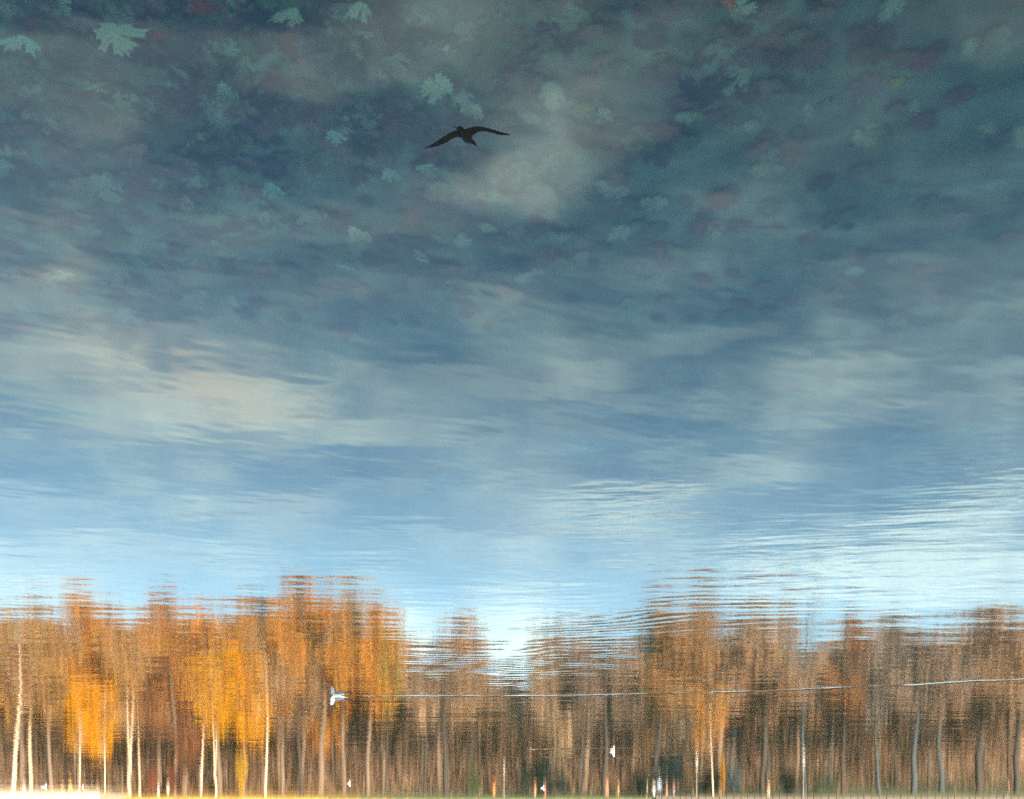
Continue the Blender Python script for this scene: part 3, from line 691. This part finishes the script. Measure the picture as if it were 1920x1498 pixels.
# ------------------------------------------------------------------ gulls on the water
whiteM = plain('white_feathers', (.78, .77, .75), .6, .06, 20); greyM = plain('grey_feathers', (.17, .19, .23), .6, .12, 25); blackM = plain('black_feathers', (.015, .015, .018), .5, .1, 20)
billM = plain('bill_horn', (.5, .33, .08), .4, .05)
def loft(vs, fs, secs, seg=14):
    """secs: (x, y, z, half width, half height)"""
    b = len(vs)
    for x, y, z, w, h_ in secs:
        for s in range(seg):
            a = 2 * math.pi * s / seg; vs.append(Vector((x, y + math.cos(a) * w, z + math.sin(a) * h_)))
    for i in range(len(secs) - 1):
        for s in range(seg):
            p = b + i * seg + s; q = b + i * seg + (s + 1) % seg; fs.append((p, p + seg, q + seg, q))
    fs.append(tuple(b + s for s in range(seg))); fs.append(tuple(b + (len(secs) - 1) * seg + s for s in reversed(range(seg))))
def gull_meshes():
    M_ = {}
    vs, fs = [], []        # x forward, tail at -x
    loft(vs, fs, [(-.25, 0, .055, .006, .004), (-.20, 0, .05, .035, .016), (-.13, 0, .035, .068, .04), (-.04, 0, .025, .088, .062), (.05, 0, .03, .09, .07), (.12, 0, .04, .074, .07), (.165, 0, .055, .05, .055), (.185, 0, .07, .02, .025)])
    # neck and head in the same surface group
    nk = [(.115, .04, .066), (.140, .09, .056), (.150, .13, .046), (.158, .160, .043), (.166, .19, .046), (.170, .215, .038), (.170, .236, .016)]
    b = len(vs)
    for x, z, r_ in nk:
        for s in range(12):
            a = 2 * math.pi * s / 12; vs.append(Vector((x + math.cos(a) * r_ * 1.15, math.sin(a) * r_ * .95, z)))
    for i in range(len(nk) - 1):
        for s in range(12):
            p = b + i * 12 + s; q = b + i * 12 + (s + 1) % 12; fs.append((p, q, q + 12, p + 12))
    fs.append(tuple(b + 72 + s for s in range(12)))
    M_['body'] = (mesh('body', vs, fs, True), whiteM)
    vs, fs = [], []; tube(vs, fs, [(.210, 0, .190), (.235, 0, .182), (.262, 0, .172), (.268, 0, .164)], [.011, .009, .006, .002], 8); M_['bill'] = (mesh('bill', vs, fs, True), billM)
    for nm, s in (('eye', 1),):
        vs, fs = [], []
        for sy in (1, -1): tube(vs, fs, [(.196, sy * .034, .200), (.196, sy * .041, .200)], [.007, .004], 8)
        M_['eye'] = (mesh('eye', vs, fs, True), blackM)
    for sy in (1, -1):
        vs, fs = [], []; loft(vs, fs, [(.10, sy * .055, .065, .012, .012), (.06, sy * .068, .072, .026, .036), (-.03, sy * .068, .070, .030, .042), (-.12, sy * .052, .066, .024, .030), (-.18, sy * .034, .066, .018, .018), (-.23, sy * .022, .07, .010, .010)], 10)
        M_['wing' + ('' if sy == 1 else '_')] = (mesh('wing', vs, fs, True), greyM)
        vs, fs = [], []; loft(vs, fs, [(-.18, sy * .032, .072, .022, .022), (-.25, sy * .020, .082, .022, .018), (-.32, sy * .010, .094, .016, .013), (-.37, sy * .003, .104, .004, .004)], 8)
        M_['tip' + ('' if sy == 1 else '_')] = (mesh('wing_tip', vs, fs, True), blackM)
    for k, (me, mt_) in M_.items(): me.materials.append(mt_)
    return M_
GM = gull_meshes()
def gull(px, py, ang, sc, lab):
    r = bpy.data.objects.new('gull', None); COL.objects.link(r); r.location = on_water(px, py); r.rotation_euler = (0, 0, ang); r.scale = (sc,) * 3
    link('body', GM['body'][0], parent=r); link('bill', GM['bill'][0], parent=r); link('eye', GM['eye'][0], parent=r)
    for s in ('', '_'):
        w = link('wing', GM['wing' + s][0], parent=r); link('wing_tip', GM['tip' + s][0], parent=w)
    tag(r, lab, 'gull', 'gulls floating on the pond')
gull(634, 1304, 0.08, 1.0, 'grey winged gull swimming left at the head of a long wake')
gull(1148, 1408, 2.1, 1.0, 'pale gull on open water far right of the swimming gull')
gull(654, 1468, 1.9, 1.05, 'white gull floating almost straight below the swimming gull')
gull(82, 1475, 2.8, 1.15, 'leftmost white gull near the cream quay')
gull(155, 1475, 1.3, 1.0, 'small white gull right of the person in yellow')
gull(1017, 1477, 2.4, 1.0, 'small white gull floating in front of the darkest shrub')

# ------------------------------------------------------------------ the gliding bird: a solid stand-in for a gull mirrored in the water
BD = 4.5                                    # metres from the lens
def bp3(px, py, dz=0.0):                     # photo column/row to a point about BD away; dz = further from the lens
    d = FW + RT * ((px - 960) / FPX) + UP * ((HZ - py) / FPX)
    return CP + d * (BD + dz)
bk = BD / FPX
def ell(vs, fs, sts, seg=12):
    """lofts ellipses: (centre, half vector a, half vector b)"""
    b = len(vs)
    for c, a_, b_ in sts:
        for s in range(seg):
            w = 2 * math.pi * s / seg; vs.append(c + a_ * math.cos(w) + b_ * math.sin(w))
    for i in range(len(sts) - 1):
        for s in range(seg):
            p = b + i * seg + s; q = b + i * seg + (s + 1) % seg; fs.append((p, q, q + seg, p + seg))
    fs.append(tuple(b + s for s in reversed(range(seg)))); fs.append(tuple(b + (len(sts) - 1) * seg + s for s in range(seg)))
def wing(stations):
    """(leading px, py, trailing px, py, depth offset, thickness)"""
    vs, fs = [], []; st = []
    for lx, ly, tx, ty, dz, th in stations:
        A = bp3(lx, ly, dz); B = bp3(tx, ty, dz + .004); st.append(((A + B) / 2, (B - A) / 2, FW * th))
    ell(vs, fs, st, 10); return vs, fs
featM = plain('dark_plumage', (.004, .0045, .003), 1.0, .5, 30, bump=.002)
bird = bpy.data.objects.new('bird', None); COL.objects.link(bird); org = bp3(870, 252); bird.location = org
tag(bird, 'dark long winged bird standing in for the mirror image of a gliding gull', 'bird')
def bpart(nm, vs, fs, mat, parent=bird, sub=1):
    o = link(nm, mesh(nm, [v - org for v in vs], fs, True), mat, parent)
    if sub: m_ = o.modifiers.new('sub', 'SUBSURF'); m_.levels = m_.render_levels = sub
    return o
# body: neck, chest, belly, rump along the picture diagonal
vs, fs = [], []; st = []
ax = (bp3(893, 273) - bp3(858, 240)).normalized(); pr = ax.cross(FW).normalized()
for px, py, w, dpt in [(857, 241, 1.5, 1.5), (858.5, 240, 4.4, 4.4), (862, 242, 5.4, 5.6), (865.5, 246, 5.6, 6), (869, 250.5, 7.6, 8), (873, 255.5, 9.2, 9.5), (877, 260, 8.4, 8.5), (881, 263.5, 6.2, 6), (884, 266, 4.5, 4), (887, 268, 3, 2)]:
    st.append((bp3(px, py), pr * w * bk, FW * dpt * bk))
ell(vs, fs, st, 14); bpart('body', vs, fs, featM)
vs, fs = [], []; ell(vs, fs, [(bp3(857, 241), Vector((0, 0, 1)) * 2.2 * bk, FW * 2 * bk), (bp3(852.5, 239.6), Vector((0, 0, 1)) * 1.3 * bk, FW * 1.3 * bk), (bp3(847.5, 238.4), Vector((0, 0, 1)) * .4 * bk, FW * .4 * bk)], 8); bpart('bill', vs, fs, plain('dark_bill', (.03, .02, .01), .4))
vs, fs = [], []; st = []
for px, py, w, dpt in [(880, 263, 5.5, 2.5), (885, 266.5, 4.8, 1.5), (889.5, 269, 3.2, 1), (892, 272, 1.5, .7), (894.5, 274.6, .5, .4)]: st.append((bp3(px, py), pr * w * bk, FW * dpt * bk))
ell(vs, fs, st, 10); bpart('tail', vs, fs, featM)
vs, fs = wing([(868, 240, 872, 262, 0, .006), (862, 243.5, 862, 258, 0, .006), (852, 245.5, 856, 257.5, -.003, .0045), (843, 248.8, 848, 261.5, -.006, .0035), (834, 255, 839, 267, -.004, .003), (824, 262.3, 829, 272.3, .002, .0025), (813, 268.8, 817, 275.6, .010, .002), (803, 274.2, 806, 277.6, .018, .0014), (794.5, 278.2, 795.5, 278.9, .024, .0008)])
bpart('wing', vs, fs, featM)
vs, fs = wing([(866, 245, 873, 264, 0, .006), (873, 242, 881, 262, 0, .006), (883, 238.6, 888, 253, -.003, .0045), (893, 236.6, 897, 247.6, -.006, .0035), (904, 237.4, 905, 246.3, -.005, .003), (917, 241.2, 916, 249.0, 0, .0025), (931, 244.9, 930, 251.9, .008, .002), (944, 249.2, 943, 254.6, .016, .0015), (955, 252.4, 954, 254.6, .022, .001), (957.5, 253.6, 957.3, 254, .024, .0005)])
bpart('wing', vs, fs, featM)
